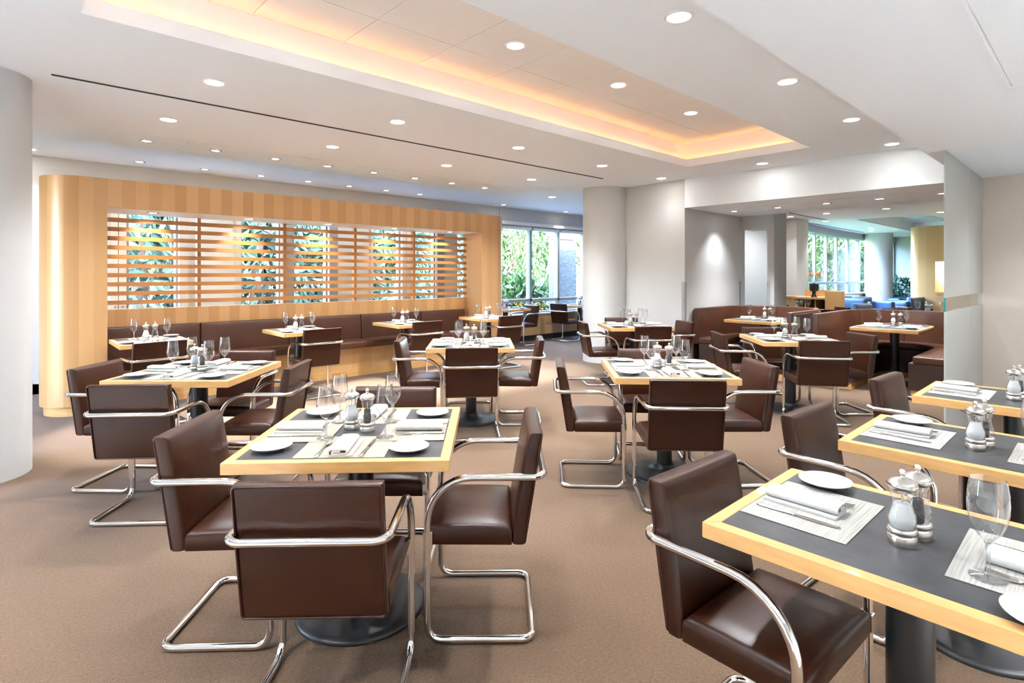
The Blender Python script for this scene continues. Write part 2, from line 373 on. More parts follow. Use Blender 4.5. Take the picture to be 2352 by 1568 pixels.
# hidden shell: walls behind the viewer and at the ends; one unseen side window added for daylight
struct('wall_back', box(-3.4, AF+.2, -3.3, -3.2, 0, H), 'white', 'plain white wall behind the right-hand row')
m = MB().box(-3.5, -3.4, -3.2, 5.7, 0, H).box(-3.5, -3.4, 5.7, 6.4, 0, .3).box(-3.5, -3.4, 5.7, 6.4, 2.6, H).box(-3.5, -3.4, 6.4, 8.8, 0, H)
struct('wall_side', m, 'white', 'white side wall with one added unseen window near the left column')
tag(put('window_added', box(-3.46, -3.45, 5.7, 6.4, .3, 2.6).mesh('pane', M['pane'])), 'unseen side window added for daylight behind the left column', 'window', None, 'structure')  # unseen pane and opening, added to bring in more daylight
struct('wall_end', box(25, 25.1, -3.2, 5.2, 0, H), 'white', 'white end wall at the back of the lounge')
struct('wall_lounge_side', box(AF+.2, 25, -3.3, -3.2, 0, H), 'white', 'white side wall of the lounge')
struct('wall_core', MB().box(10.75, 14.9, 5.6, 8.6, 0, H).box(AL, 10.75, 5.5, 8.6, 0, H) if False else box(10.8, 14.56, 5.70, 8.6, 0, H), 'white', 'white wall behind the sideboard')
struct('wall_pilaster', box(14.56, 15.35, 5.32, 5.75, 0, H), 'white', 'white square pilaster beside the sideboard')
struct('wall_inner', box(10.7, 10.8, 5.7, 8.6, 0, H), 'white', 'white return wall beside the far window')

# ------------------------------------------------------------------ window front behind the slatted wall
BW = 8.65
xa = lambda px: onb(px, BW)
fr = struct('wall_window_front', None, None, 'white window wall behind the slatted screen') if False else None
wins = [('window_1', 289, 408), ('window_2', 550, 643), ('window_3', 670, 751), ('window_4', 852, 918), ('window_5', 945, 998), ('window_6', 1046, 1075)]
m = MB(); zt = 2.5
edges = [-3.4]
for n, p, q2 in wins: edges += [xa(p), xa(q2)]
edges += [7.60]
for i in range(0, len(edges), 2): m.box(edges[i], edges[i+1], BW-.05, BW+.12, 0, zt)
m.box(-3.4, 7.60, BW-.05, BW+.12, zt, H)
m.box(-3.4, 7.60, BW-.05, BW+.12, 0, .12)
m.box(10.42, 10.8, BW-.05, BW+.12, 0, H)
m.box(7.60, 10.42, BW-.07, BW+.12, 2.44, H)
wf = struct('wall_window_front', m, 'white', 'white window wall running behind the slatted wood screen')
wl = {'window_1': 'tall window behind the left end of the slats', 'window_2': 'tall window behind the second bay of slats', 'window_3': 'tall window behind the third bay of slats',
      'window_4': 'tall window behind the fourth bay of slats', 'window_5': 'bright tall window behind the fifth bay of slats', 'window_6': 'narrow window at the right end of the slats'}
for n, p, q2 in wins:
    a0, a1 = xa(p), xa(q2); e = .05
    o = thing(n, wl[n], 'window', (0, 0, 0)); o['kind'] = 'structure'
    part('frame', MB().box(a0, a0+.03, BW-.02, BW+.08, .12, zt).box(a1-.03, a1, BW-.02, BW+.08, .12, zt).box(a0, a1, BW-.02, BW+.08, zt-.06, zt), 'alud', o)
    part('pane', box(a0+.03, a1-.03, BW+.02, BW+.03, .12, zt-.06), 'pane', o)
for a0, a1 in ((xa(408), xa(430)), (xa(536), xa(550)), (xa(643), xa(670)), (xa(751), xa(771)), (xa(845), xa(852)), (xa(998), xa(1015))):
    part('door_frame', box(a0+.002, a1-.002, BW-.09, BW-.051, .0, zt), 'alud' if a1-a0 > .13 else 'alu', wf)
for k, (a0, a1) in enumerate(((xa(252), xa(269)), (xa(271), xa(288)), (xa(919), xa(928)), (xa(929), xa(938)))):
    d = struct('door_%d' % (k+1), box(a0, a1, BW-.075, BW-.051, .02, zt-.05), 'beige', ('left', 'right')[k % 2]+' narrow beige door leaf '+('behind the left end of the slats' if k < 2 else 'behind the fourth bay of slats'), 'door')
    part('door_handle', MB().tube([(a1-.03 if k % 2 == 0 else a0+.03, BW-.08, 1.0), (a1-.03 if k % 2 == 0 else a0+.03, BW-.12, 1.0), (a0+.03 if k % 2 == 0 else a1-.03, BW-.12, 1.0)], .008, 8), 'steel', d, 40)
# far window with three panes
o = thing('window_7', 'large three-light window with white frame overlooking the garden', 'window'); o['kind'] = 'structure'
mull = [7.62, 8.535, 9.43, 10.36]
m = MB()
for a in mull: m.box(a-.035, a+.035, BW-.04, BW+.08, .58, 2.44)
m.box(7.6, 10.4, BW-.04, BW+.08, .82, .885).box(7.6, 10.4, BW-.04, BW+.08, .56, .60).box(7.6, 10.4, BW-.04, BW+.08, 2.38, 2.44)
part('frame', m, 'aluw', o, bevel=.004)
for i in range(3):
    part('pane', box(mull[i]+.035, mull[i+1]-.035, BW+.02, BW+.03, .885, 2.38), 'pane', o)
    part('lower_pane', box(mull[i]+.035, mull[i+1]-.035, BW+.02, BW+.03, .60, .82), 'pane', o)
    part('roller_blind', MB().tube([(mull[i]+.04, BW-.075, 2.405), (mull[i+1]-.04, BW-.075, 2.405)], .035, 12), 'trimwhite', o, 40)
part('head_reveal', box(7.6, 10.42, BW-.16, BW-.08, 2.455, 2.52), 'trimwhite', o)
part('sill', box(7.55, 10.45, BW-.27, BW-.04, .545, .575), 'aluw', o, bevel=.004)
sb = struct('wall_sill_base', box(7.5, 10.45, BW-.25, BW-.05, .12, .545), 'wood2', 'maple panelling under the garden window')
part('plinth', box(7.5, 10.45, BW-.22, BW-.05, 0, .12), 'slot', sb)

# ------------------------------------------------------------------ slatted wood wall with rounded ends
WB0, WB1, WR = 6.97, 7.61, .32
WA0, WA1 = .30, 6.40
J0, J1 = .821, 5.787           # alcove jambs on the front face
J1b = 5.90                     # right jamb flares slightly
def stadium(a0, a1, b0, b1, r, side):
    pts = []; n = 18; cb = (b0+b1)/2
    if side == 'L':
        c = a0+r
        for k in range(n+1):
            t = math.pi/2+math.pi*k/n; pts.append((c+r*math.cos(t), cb+(b1-b0)/2*math.sin(t)))
        return pts
    c = a1-r
    for k in range(n+1):
        t = -math.pi/2+math.pi*k/n; pts.append((c+r*math.cos(t), cb+(b1-b0)/2*math.sin(t)))
    return pts
zt, zh, zs = 2.39, 2.092, 1.02
m = MB()
Lp = stadium(WA0, 0, WB0, WB1, WR, 'L'); Lp = Lp+[(J0, WB0), (J0, WB1)]
Rp = stadium(0, WA1, WB0, WB1, WR, 'R'); Rp = Rp+[(J1b, WB1), (J1, WB0)]
m.prism(Lp, .095, zt); m.prism(Rp, .095, zt)
m.prism([(J0, WB0), (J1, WB0), (J1b, WB1), (J0, WB1)], zh+.004, zt)
m.box(J0, J1b-.02, 7.49, WB1, 0, zs)
ww = struct('wall_wood', m, 'wood', 'maple veneer screen wall with rounded ends and slatted opening', smooth=40)
m = MB()
m.prism([(x if x > .5 else WA0+WR+(x-WA0-WR)*.9, 7.29+(y-7.29)*.9) for x, y in Lp[:-2]]+[(J0, WB0+.03), (J0, WB1-.03)], 0, .095)
m.prism([(6.08+(x-6.08)*.9, 7.29+(y-7.29)*.9) for x, y in Rp[:-2]]+[(J1b, WB1-.03), (J1, WB0+.03)], 0, .095)
part('plinth', m, 'maple', ww, 40)
part('soffit', box(J0, J1+.02, WB0+.02, WB1-.002, zh, zh+.004), 'trimwhite', ww, label='white soffit over the slats')
for i in range(10):
    z = 2.015-.1022*i
    part('slat', box(J0-.01, J1b-.01, 7.505, 7.53, z-.0235, z+.0235), 'slat', ww)
for a in (1.792, 2.822, 3.844, 4.857):
    part('slat_post', box(a-.02, a+.02, 7.53, 7.60, zs, zh), 'slat', ww)

# ================================================================== LIGHT FITTINGS
LENS = MB().lathe([(.0, -.004), (.062, -.004), (.062, 0)], 24).mesh('lens', M['lamp'])
RIM = MB().lathe([(.062, 0), (.064, -.006), (.078, -.005), (.080, 0)], 28).mesh('trim_ring', M['trimwhite'], 40)
LENS2 = MB().lathe([(.0, -.003), (.04, -.003), (.04, 0)], 20).mesh('lens', M['lamp_dim'])
RIM2 = MB().lathe([(.04, 0), (.042, -.005), (.06, -.004), (.062, 0)], 24).mesh('trim_ring', M['steel'], 40)
def downlight(a, b, z, watts, label, group, cone=122, blend=1.0, small=False, tilt=None, col=(.93, .97, 1.0)):
    o = thing('downlight', label, 'downlight', (a, b, z), 0, group)
    put('lens', LENS2 if small else LENS, o); put('trim_ring', RIM2 if small else RIM, o)
    if watts:
        l = bpy.data.lights.new('downlight_lamp', 'SPOT'); l.energy = watts*SPOT; l.spot_size = R(cone); l.spot_blend = blend
        l.shadow_soft_size = .05; l.color = col
        lo = bpy.data.objects.new('downlight_lamp', l); C.objects.link(lo); lo.parent = o; lo.location = (0, 0, -.03)
        if tilt: lo.rotation_euler = Vector(tilt).to_track_quat('-Z', 'Y').to_euler()
    return o
GR = 'ceiling downlights'
for i, a in enumerate((1.158, 2.69, 4.22, 5.70, 7.08)): downlight(a, 4.45, H, 5 if a > 7 else 70, ORD[i]+' from left of the downlights between coffer and black slot', GR)
for i, a in enumerate((-.3, 1.22, 2.719, 4.209, 5.67, 7.037)): downlight(a, 1.60, H, 6 if a > 7 else 32 if a < 2 else 60, ORD[i]+' downlight along the right edge of the coffer', GR)
for i, a in enumerate((.29, 1.56, 2.838, 4.112, 5.387)): downlight(a, 3.027, ZU, 40 if a < 2 else 60, ORD[i]+' downlight set in the coffer tiles', GR)
for i, a in enumerate((1.133, 2.69, 4.225, 5.76)): downlight(a, 5.80, H, 55, ORD[i]+' downlight between black slot and access panels', GR)
for i in range(8): downlight(1.14+.659*i, 6.86, H-.004, 330, ORD[i]+' downlight in the access panels above the banquette', GR, 40, .45, True, (0, -.32, -1))
for i, a in enumerate((1.29, 2.02, 2.74, 3.42, 4.08, 4.74, 5.40)): downlight(a, 8.2, H, 12, ORD[i]+' small downlight in the passage behind the slats', GR, 100, .9, True)
downlight(7.07, 2.99, H, 18, 'downlight above the booth opening', GR, 95)
downlight(7.33, 6.85, H, 40, 'downlight left of the far round column', GR, 95)
downlight(7.44, 8.28, H, 12, 'small downlight by the left end of the garden window', GR, 90, .8, True)
downlight(9.3, 8.28, H, 12, 'small downlight by the right end of the garden window', GR, 90, .8, True)
downlight(.25, 8.2, H, 40, 'hidden downlight added in the passage left of the wood wall', GR, 110)  # added lamp, brightens the strip beside the wood wall
downlight(10.0, 4.95, H, 45, 'hidden downlight added in the passage behind the narrow doorway', GR, 120)  # added lamp out of sight, lights the wall behind the doorway
downlight(9.0, 6.85, H, 40, 'downlight behind the far round column', GR, 95)
for i in range(5): downlight(1.257+1.013*i, 7.2, zh, 9, ORD[i]+' spot in the white soffit over the slats', GR, 80, .6, True, (0, .75, -.8), (1, .78, .5))
for i, b in enumerate((3.956, 3.303, 2.657, 2.027, 1.377)): downlight(8.34, b, HB-.004, 26 if i == 0 else 70, ORD[i]+' from left of the downlights over the booths', GR, 100, 1.0, True)
for i, (a, b) in enumerate(((12.3, 4.0), (12.3, 2.2))): downlight(a, b, H, 60, ORD[i]+' hidden downlight added over the tables behind the booths', GR)  # added lamps hidden by the low ceiling, light the sideboard front
for i, (a, b) in enumerate(((14.0, 5.25), (13.9, 4.43), (13.83, 3.25), (15.5, 2.6), (15.81, 5.05), (16.88, 2.7), (19.3, 4.93), (20.4, 5.2))):
    downlight(a, b, H, 20 if i == 0 else 55, ORD[i]+' of the lounge ceiling downlights counted from the booths', GR, 110)
for i, a in enumerate((-.6, .9, 2.4, 3.9, 5.4)): downlight(a, -1.15, 2.40, 75, ORD[i]+' downlight over the far side of the right-hand tables', GR, 110)
for i, (a, b) in enumerate(((6.5, .2), (5.2, -.2))): downlight(a, b, 2.40, 24, ORD[i]+' unseen downlight added before the beige end wall', GR)  # added lamps outside the view, lift the beige wall
for i, (a, b) in enumerate(((-1.6, 1.6), (-1.6, 3.4), (-1.8, 5.2), (-1.8, -.6), (.1, -2.2), (2.6, -2.2))): downlight(a, b, H if b > 1.1 else 2.40, (115 if b > 3 else 150), ORD[i]+' unseen fill downlight added behind the viewer', GR, 115)  # added lamps behind the camera, brighten the ceiling by bounce

# ================================================================== FURNITURE: shared meshes
def chair_meshes():
    d = {}
    LEAN = -.064/.425
    b = pillow(.436, .428, .052, .018, .010, 0, 7, .008)
    b.fn(lambda x, y, z: (x, -.166+y+LEAN*z*(1+.15*z), .365+z)); d['backrest'] = b.mesh('backrest', M['leather'], 60)
    ring = []
    for x, z in ((-.216, .002), (.216, .002), (.216, .424), (-.216, .424)): ring.append((x, -.167+LEAN*z*(1+.15*z), .365+z, .012))
    d['piping'] = MB().tube(fillet(ring, 3), .0042, 6, True).mesh('piping', M['leather'], 60)
    s = pillow(.436, .335, .072, .02, .018, 0, 7, .008)
    s.fn(lambda x, y, z: (x, -.118+z, .362+y+.012*z)); d['seat'] = s.mesh('seat', M['leather'], 60)
    hx, ry, fy, rb = .236, -.242, .205, -.20
    loop = [(hx, ry, .632, .05), (hx, fy, .632, .17), (hx, fy, .014, .055), (hx, rb, .014, .05), (-hx, rb, .014, .05), (-hx, fy, .014, .055), (-hx, fy, .632, .17), (-hx, ry, .632, .05)]
    d['tubular_frame'] = MB().tube(fillet(loop, 8), .0138, 12, True).mesh('tubular_frame', M['chrome'], 60)
    d['seat_bracket'] = box(-.012, .012, .185, .222, .375, .425).mesh('seat_bracket', M['chrome'], 0, .002)
    return d
CH = chair_meshes()
def chair(a, b, deg, label, group='leather armchairs with chrome tube frames'):
    o = thing('armchair', label, 'chair', (a, b, 0), R(deg), group)
    bk = put('backrest', CH['backrest'], o); put('piping', CH['piping'], bk)
    put('seat', CH['seat'], o); put('tubular_frame', CH['tubular_frame'], o); [put('seat_bracket', CH['seat_bracket'], o, (s_*.228, 0, 0)) for s_ in (-1, 1)]
    return o
def table_meshes(w, l, r):
    d = {}; e = .036; th = .042; z1 = TZ; z0 = TZ-th
    def strip(L):   # along local x, mitred, outer edge at y=0
        return MB().add([(-L/2, 0, z0), (L/2, 0, z0), (L/2-e, e, z0), (-L/2+e, e, z0), (-L/2, 0, z1), (L/2, 0, z1), (L/2-e, e, z1), (-L/2+e, e, z1)],
                        [(0, 3, 2, 1), (4, 5, 6, 7), (0, 1, 5, 4), (1, 2, 6, 5), (2, 3, 7, 6), (3, 0, 4, 7)])
    d['sx'] = strip(w).mesh('edge_strip', M['maple'], 0, .0018, 1); d['sy'] = strip(l).mesh('edge_strip', M['maple'], 0, .0018, 1)
    d['top'] = box(-w/2+e, w/2-e, -l/2+e, l/2-e, z0+.004, z1-.0006).mesh('laminate_top', M['slate'])
    d['column'] = MB().lathe([(.052, .02), (.052, z0-.012)], 32).mesh('column', M['black'], 40)
    d['plate'] = box(-.13, .13, -.13, .13, z0-.012, z0+.003).mesh('mounting_plate', M['black'])
    d['base'] = MB().lathe([(r, 0), (r, .008), (r-.006, .017), (r-.03, .023), (.13, .034), (.085, .042), (.066, .06), (.062, .075), (.0525, .078)], 48).mesh('pedestal_base', M['base'], 50)
    d['w'] = w; d['l'] = l
    return d
TM4 = table_meshes(.80, .80, .265); TM2 = table_meshes(.61, .80, .215); TMB = table_meshes(.61, .70, .165)
def table(tm, a, b, rot, label, group, name='dining_table'):
    o = thing(name, label, 'table', (a, b, 0), rot, group)
    w, l = tm['w'], tm['l']
    put('edge_strip', tm['sx'], o, (0, -l/2, 0)); put('edge_strip', tm['sx'], o, (0, l/2, 0), math.pi)
    put('edge_strip', tm['sy'], o, (-w/2, 0, 0), -math.pi/2); put('edge_strip', tm['sy'], o, (w/2, 0, 0), math.pi/2)
    put('laminate_top', tm['top'], o); put('mounting_plate', tm['plate'], o); put('column', tm['column'], o); put('pedestal_base', tm['base'], o)
    return o
# tableware
def ware():
    d = {}
    d['mat'] = box(-.165, .165, -.1325, .1325, 0, .0012).mesh('placemat', M['mat']); d['mat2'] = box(-.165, .165, -.1325, .1325, 0, .0012).mesh('placemat', M['mat2'])
    d['plate'] = MB().lathe([(.0, .0), (.040, .0), (.043, .004), (.060, .010), (.075, .016), (.0755, .018), (.074, .0185), (.058, .012), (.045, .0085), (0, .008)], 40).mesh('side_plate', M['china'], 50)
    # napkin: folded ribbon in x-z, extruded along y
    def arc(cx, cz, r, t0, t1, n=7): return [(cx+r*math.cos(R(t0+(t1-t0)*k/n)), cz+r*math.sin(R(t0+(t1-t0)*k/n))) for k in range(n+1)]
    path = [(.047, .0034), (.0, .0034), (-.024, .0036)]+arc(-.026, .0145, .0109, 270, 90)+[(0, .0258), (.020, .0252)]+arc(.022, .0176, .0076, 90, -90)+[(.0, .0102), (-.020, .0106)]+arc(-.021, .0146, .0036, 270, 90)[1:]+[(.006, .0182)]
    th = .0058; up = []; dn = []
    for i, (x, z) in enumerate(path):
        x0, z0 = path[max(0, i-1)]; x1, z1 = path[min(len(path)-1, i+1)]; L = math.hypot(x1-x0, z1-z0); nx, nz = -(z1-z0)/L, (x1-x0)/L
        up.append((x+nx*th/2, z+nz*th/2)); dn.append((x-nx*th/2, z-nz*th/2))
    m = MB(); n = len(path); ys = (-.097, -.094, .0, .094, .097); vs = []; fs = []
    for k, y in enumerate(ys):
        for j, (x, z) in enumerate(up+dn[::-1]):
            vs.append((x+.002*math.sin(30*y), y+(0 if 0 < k < 4 else 0), max(.0003, z)))
    N = 2*n
    for k in range(len(ys)-1):
        for j in range(N): fs.append((k*N+j, (k+1)*N+j, (k+1)*N+(j+1) % N, k*N+(j+1) % N))
    for k, fl_ in ((0, False), (len(ys)-1, True)):
        for j in range(n-1):
            q = (k*N+j, k*N+j+1, k*N+N-2-j, k*N+N-1-j); fs.append(q[::-1] if fl_ else q)
    d['napkin'] = m.add(vs, fs).mesh('napkin', M['linen'], 50)
    # knife, tip towards +y
    def flatten(mb, s): return mb.fn(lambda x, y, z: (x, y, z*s+.003))
    h = MB().tube([(0, -.105, 0), (0, -.100, 0), (0, -.085, 0), (0, -.05, 0), (0, -.02, 0), (0, -.008, 0), (0, -.004, 0), (0, .0, 0)], .006, 10, rs=[.003, .0075, .0085, .007, .0055, .0048, .0062, .0045])
    d['knife_handle'] = flatten(h, .55).mesh('handle', M['cutlery'], 50)
    bl = [(-.0042, 0), (.0042, 0), (.0065, .012), (.0078, .05), (.0080, .08), (.0062, .100), (.001, .112), (-.0040, .108), (-.0046, .06), (-.0045, .02)]
    d['knife_blade'] = MB().prism(bl, .0022, .0042).mesh('blade', M['cutlery'])
    h = MB().tube([(0, -.100, 0), (0, -.096, 0), (0, -.08, 0), (0, -.04, .001), (0, .0, .006), (0, .03, .008), (0, .042, .005)], .005, 10, rs=[.003, .0085, .0085, .0055, .0034, .0040, .0095])
    h.fn(lambda x, y, z: (x, y, .002+max(0, (z if y > -.03 else z))*.62+.0))
    d['fork_handle'] = h.mesh('handle', M['cutlery'], 50)
    m = MB().prism([(-.0095, .038), (.0095, .038), (.0118, .052), (.0118, .058), (-.0118, .058), (-.0118, .052)], .0035, .0058)
    for k in range(4):
        x = -.0095+.00633*k; m.add([(x-.0021, .056, .0035), (x+.0021, .056, .0035), (x+.0012, .100, .008), (x-.0012, .100, .008), (x-.0021, .056, .0058), (x+.0021, .056, .0058), (x+.0012, .100, .0098), (x-.0012, .100, .0098)],
                                   [(0, 3, 2, 1), (4, 5, 6, 7), (0, 1, 5, 4), (1, 2, 6, 5), (2, 3, 7, 6), (3, 0, 4, 7)])
    d['fork_tines'] = m.mesh('tines', M['cutlery'])
    # wine glasses
    d['foot'] = MB().lathe([(.0, .0004), (.034, .0004), (.0352, .0016), (.033, .0028), (.014, .0055), (.006, .011), (.0042, .022), (.0038, .05), (.0048, .070), (.008, .079), (.0, .083)], 28).mesh('stem', M['stemglass'], 60)
    d['bowl1'] = MB().shell([(.0055, .078), (.014, .084), (.025, .100), (.0345, .118), (.0372, .129), (.0362, .142), (.0325, .172), (.0292, .200), (.0285, .213), (.0293, .2132), (.0302, .200), (.0333, .172)], 32).mesh('bowl', M['glass'], 60)
    d['bowl2'] = MB().shell([(.005, .078), (.013, .084), (.024, .099), (.0325, .120), (.0368, .143), (.0378, .162), (.0362, .182), (.0330, .203), (.0315, .213), (.0322, .2132), (.0338, .203), (.0369, .182)], 32).mesh('bowl', M['glass'], 60)
    # mills
    d['mill_base'] = MB().lathe([(0, 0), (.031, 0), (.0318, .002), (.0318, .020), (.030, .0225), (.0285, .0245), (.030, .026), (.0322, .030), (.0325, .034), (.031, .0385), (.027, .041), (0, .041)], 32).mesh('base', M['steel'], 40)
    d['mill_body'] = MB().shell([(.0255, .041), (.0285, .050), (.0300, .061), (.0285, .072), (.0245, .083), (.0215, .095), (.0210, .105), (.0225, .114), (.0245, .119), (.0240, .122), (.0255, .125), (.0255, .130), (.022, .132)], 32).mesh('clear_body', M['acrylic'], 50)
    d['salt'] = MB().lathe([(0, .0415), (.0235, .0415), (.0262, .052), (.0272, .061), (.0255, .072), (.0218, .082), (.0186, .094), (.017, .100), (.0, .101)], 20).mesh('salt_fill', M['salt'], 50)
    d['pepper'] = MB().lathe([(0, .0415), (.015, .0415), (.0155, .055), (.014, .075), (.0135, .090), (.012, .096), (0, .098)], 20).mesh('peppercorn_fill', M['pepper'], 50)
    d['rod'] = MB().lathe([(.0022, .085), (.0022, .132)], 8).mesh('spindle', M['steel'], 50)
    d['mill_head'] = MB().lathe([(0, .130), (.022, .130), (.026, .133), (.0315, .139), (.0335, .145), (.0315, .151), (.024, .157), (.012, .1615), (.006, .163), (.0055, .166), (0, .166)], 32).mesh('head', M['steel'], 50)
    d['mill_knob'] = MB().lathe([(0, .165), (.0055, .1655), (.0065, .168), (.0085, .1725), (.0078, .1775), (.004, .1815), (0, .1825)], 20).mesh('knob', M['steel'], 60)
    return d
W = ware()
def place(T, lx, ly):
    c, s = math.cos(T[2]), math.sin(T[2]); return (T[0]+c*lx-s*ly, T[1]+s*lx+c*ly)
def mill(T, lx, ly, fill, tdesc):
    x, y = place(T, lx, ly); nm = 'salt' if fill == 'salt' else 'pepper'
    o = thing(nm+'_mill', 'clear %s mill %s' % (nm, tdesc), 'mill', (x, y, TZ), 0, nm+' mills on the tables')
    put('base', W['mill_base'], o); put('clear_body', W['mill_body'], o); put('salt_fill' if nm == 'salt' else 'peppercorn_fill', W[fill], o); put('spindle', W['rod'], o)
    h = put('head', W['mill_head'], o); put('knob', W['mill_knob'], h)
def setting(T, half, k, seat, td, opt):
    """one cover at the edge `half` from the table centre; k quarter turns"""
    ang = T[2]+k*math.pi/2; Q = (T[0], T[1], ang); g = opt.get('glass', 'bowl1')
    J = lambda s=.006: random.uniform(-s, s)
    p = '%s of %s' % (seat, td)
    zz = TZ+.0003+(.0013 if k % 2 else 0)
    x, y = place(Q, J(.004), -(half-.040-.1325)+opt.get('dy', 0)); 
    tag(put('placemat', W[opt.get('mat', 'mat')], None, (x, y, zz), ang+J(.01)), 'woven pale placemat at the '+p, 'placemat', 'woven placemats')
    zm = zz+.0013; yc = -(half-.15)+opt.get('dy', 0)
    x, y = place(Q, opt.get('nx', -.005)+J(), yc+J()); tag(put('napkin', W['napkin'], None, (x, y, zm), ang+J(.08)+opt.get('nr', 0)), 'folded white linen napkin at the '+p, 'napkin', 'folded linen napkins')
    if not opt.get('nocutlery'):
        x, y = place(Q, -.082+J(.004), yc+J(.008)); o = thing('fork', 'steel dinner fork at the '+p, 'fork', (x, y, zm), ang+J(.10), 'dinner forks'); put('handle', W['fork_handle'], o); put('tines', W['fork_tines'], o)
        x, y = place(Q, .085+J(.004), yc+J(.008)); o = thing('knife', 'steel dinner knife at the '+p, 'knife', (x, y, zm), ang+J(.06), 'dinner knives'); put('handle', W['knife_handle'], o); put('blade', W['knife_blade'], o)
    px, py = opt.get('plate', (-.275, -(half-.155)))
    x, y = place(Q, px+J(.008), py+J(.008)); tag(put('side_plate', W['plate'], None, (x, y, TZ+(.0012 if px > -.24 else 0.0)), ang), 'round white side plate at the '+p, 'plate', 'white side plates')
    gx, gy = opt.get('gpos', (.118, -.115))
    if g:
        x, y = place(Q, gx+J(), gy+J()); o = thing('wine_glass', 'empty wine glass at the '+p, 'wine glass', (x, y, TZ+.0032), 0, 'wine glasses'); put('stem', W['foot'], o); put('bowl', W[g], o)
SEAT4 = ('near side', 'right side', 'far side', 'left side')
FOUR = [  # name, a, b, rot, description, [chairs F R B L]
 ('T1', 1.133, 2.167, PHI+R(2.6), 'the foreground square table', [(.813, 1.767, -41.1), (1.511, 1.812, 48.2), (1.450, 2.500, 137), (.747, 2.458, -130.7)]),
 ('T4', 1.026, 4.296, PHI+R(.1), 'the square table by the left column', [(.674, 3.883, -39.7), (1.355, 3.94, 49), (1.34, 4.592, 137.4), (.645, 4.593, -134.5)]),
 ('T2', 3.366, 4.219, PHI+R(3.3), 'the square table at the room centre', [(3.050, 3.823, -37), (3.712, 3.914, 47.5), (3.654, 4.613, 141), (2.987, 4.490, -131)]),
 ('T3', 3.466, 2.154, PHI+R(-3), 'the square table right of centre', [(3.104, 1.830, -45.6), (3.77, 1.816, 50), (3.767, 2.482, 131.6), (3.046, 2.486, -136.2)]),
 ('T5', 6.131, 4.26, PHI+R(3.5), 'the square table by the far column', [(5.822, 3.850, -38.6), (6.470, 3.936, 57.2), (6.410, 4.632, 139), (5.755, 4.549, -129)]),
 ('T6', 6.072, 2.278, PHI+R(-6.3), 'the square table before the booths', [(5.800, 1.94, -53), (6.437, 1.902, 50), (6.430, 2.64, 138), (5.717, 2.664, -137.6)]),
]
CH4 = ('at the near side', 'at the right side', 'at the far side', 'at the left side')
for nm, a, b, rot, td, chs in FOUR:
    table(TM4, a, b, rot, 'maple-edged slate '+td.replace('the ', '', 1), 'square dining tables')
    for k in range(4):
        setting((a, b, rot), .40, k, SEAT4[k], td, {})
        chair(*chs[k], 'brown leather armchair '+CH4[k]+' of '+td)
    mill((a, b, rot), -.045, .02, 'salt', 'in the middle of '+td); mill((a, b, rot), .03, -.02, 'pepper', 'in the middle of '+td)
TWO = []
for i, (a, ch_) in enumerate(((.832+.305, (1.075, 6.16, 6)), (2.345+.305, (2.711, 6.30, -1.4)), (3.82+.305, (4.165, 6.335, -3)), (5.32+.305, (5.655, 6.335, -2.5)))):
    td = 'the %s banquette table from left' % ORD[i]; T = (a, 6.63, 0)
    table(TMB, a, 6.63, 0, 'small maple-edged table, '+ORD[i]+' from left along the banquette', 'banquette tables')
    for k, s in ((0, 'chair side'), (2, 'banquette side')): setting(T, .35, k, s, td, {'plate': (-.225, -.22), 'gpos': (.13, -.09), 'glass': 'bowl2', 'nx': .0})
    mill(T, -.04, .0, 'salt', 'on '+td); mill(T, .04, .01, 'pepper', 'on '+td)
    chair(*ch_, 'dark leather armchair seen from behind at '+td)
for i, (a, ch_) in enumerate(((1.383+.305, (1.638, .700, 177.1)), (2.468+.305, (2.714, .735, 176.5)), (3.680+.305, (3.943, .720, 176.1)))):
    td = 'the '+('near', 'middle', 'far')[i]+' table of the right-hand row'; T = (a, .345, math.pi)
    table(TM2, a, .345, math.pi, 'slate-topped maple table, '+('nearest', 'middle one', 'farthest')[i]+' of the right-hand row', 'right-hand row tables')
    setting(T, .40, 0, 'armchair side', td, {'mat': 'mat2', 'plate': (-.215, -.265), 'glass': None, 'nx': -.01, 'nr': .05})
    setting(T, .40, 2, 'far side', td, {'mat': 'mat2', 'plate': (-.225, -.265), 'glass': 'bowl2', 'gpos': (-.11, -.165)})
    mill(T, .055, -.005, 'salt', 'on '+td); mill(T, -.015, .012, 'pepper', 'on '+td)
    chair(*ch_, 'brown leather armchair at '+td)
# window tables
WT = [(7.26, 8.03, R(0), 'the left window table'), (9.42, 7.98, R(8), 'the right window table')]
for i, (a, b, rot, td) in enumerate(WT):
    table(TM2, a, b, rot+math.pi/2, 'small pale table, '+td.split()[1]+' of the two by the garden window', 'window tables')
    for k, s in ((0, 'right chair side'), (2, 'left chair side')): setting((a, b, rot+math.pi/2), .40, k, s, td, {'plate': (-.225, -.26), 'gpos': (.13, -.13), 'glass': 'bowl2'})
    mill((a, b, rot), -.03, 0, 'salt', 'on '+td); mill((a, b, rot), .04, 0, 'pepper', 'on '+td)
chair(7.775, 8.05, 86, 'blue-lit leather armchair at the left window table')
chair(8.935, 7.98, -88, 'leather armchair facing right at the right window table')
chair(9.91, 7.95, 90, 'leather armchair half hidden by the far column')

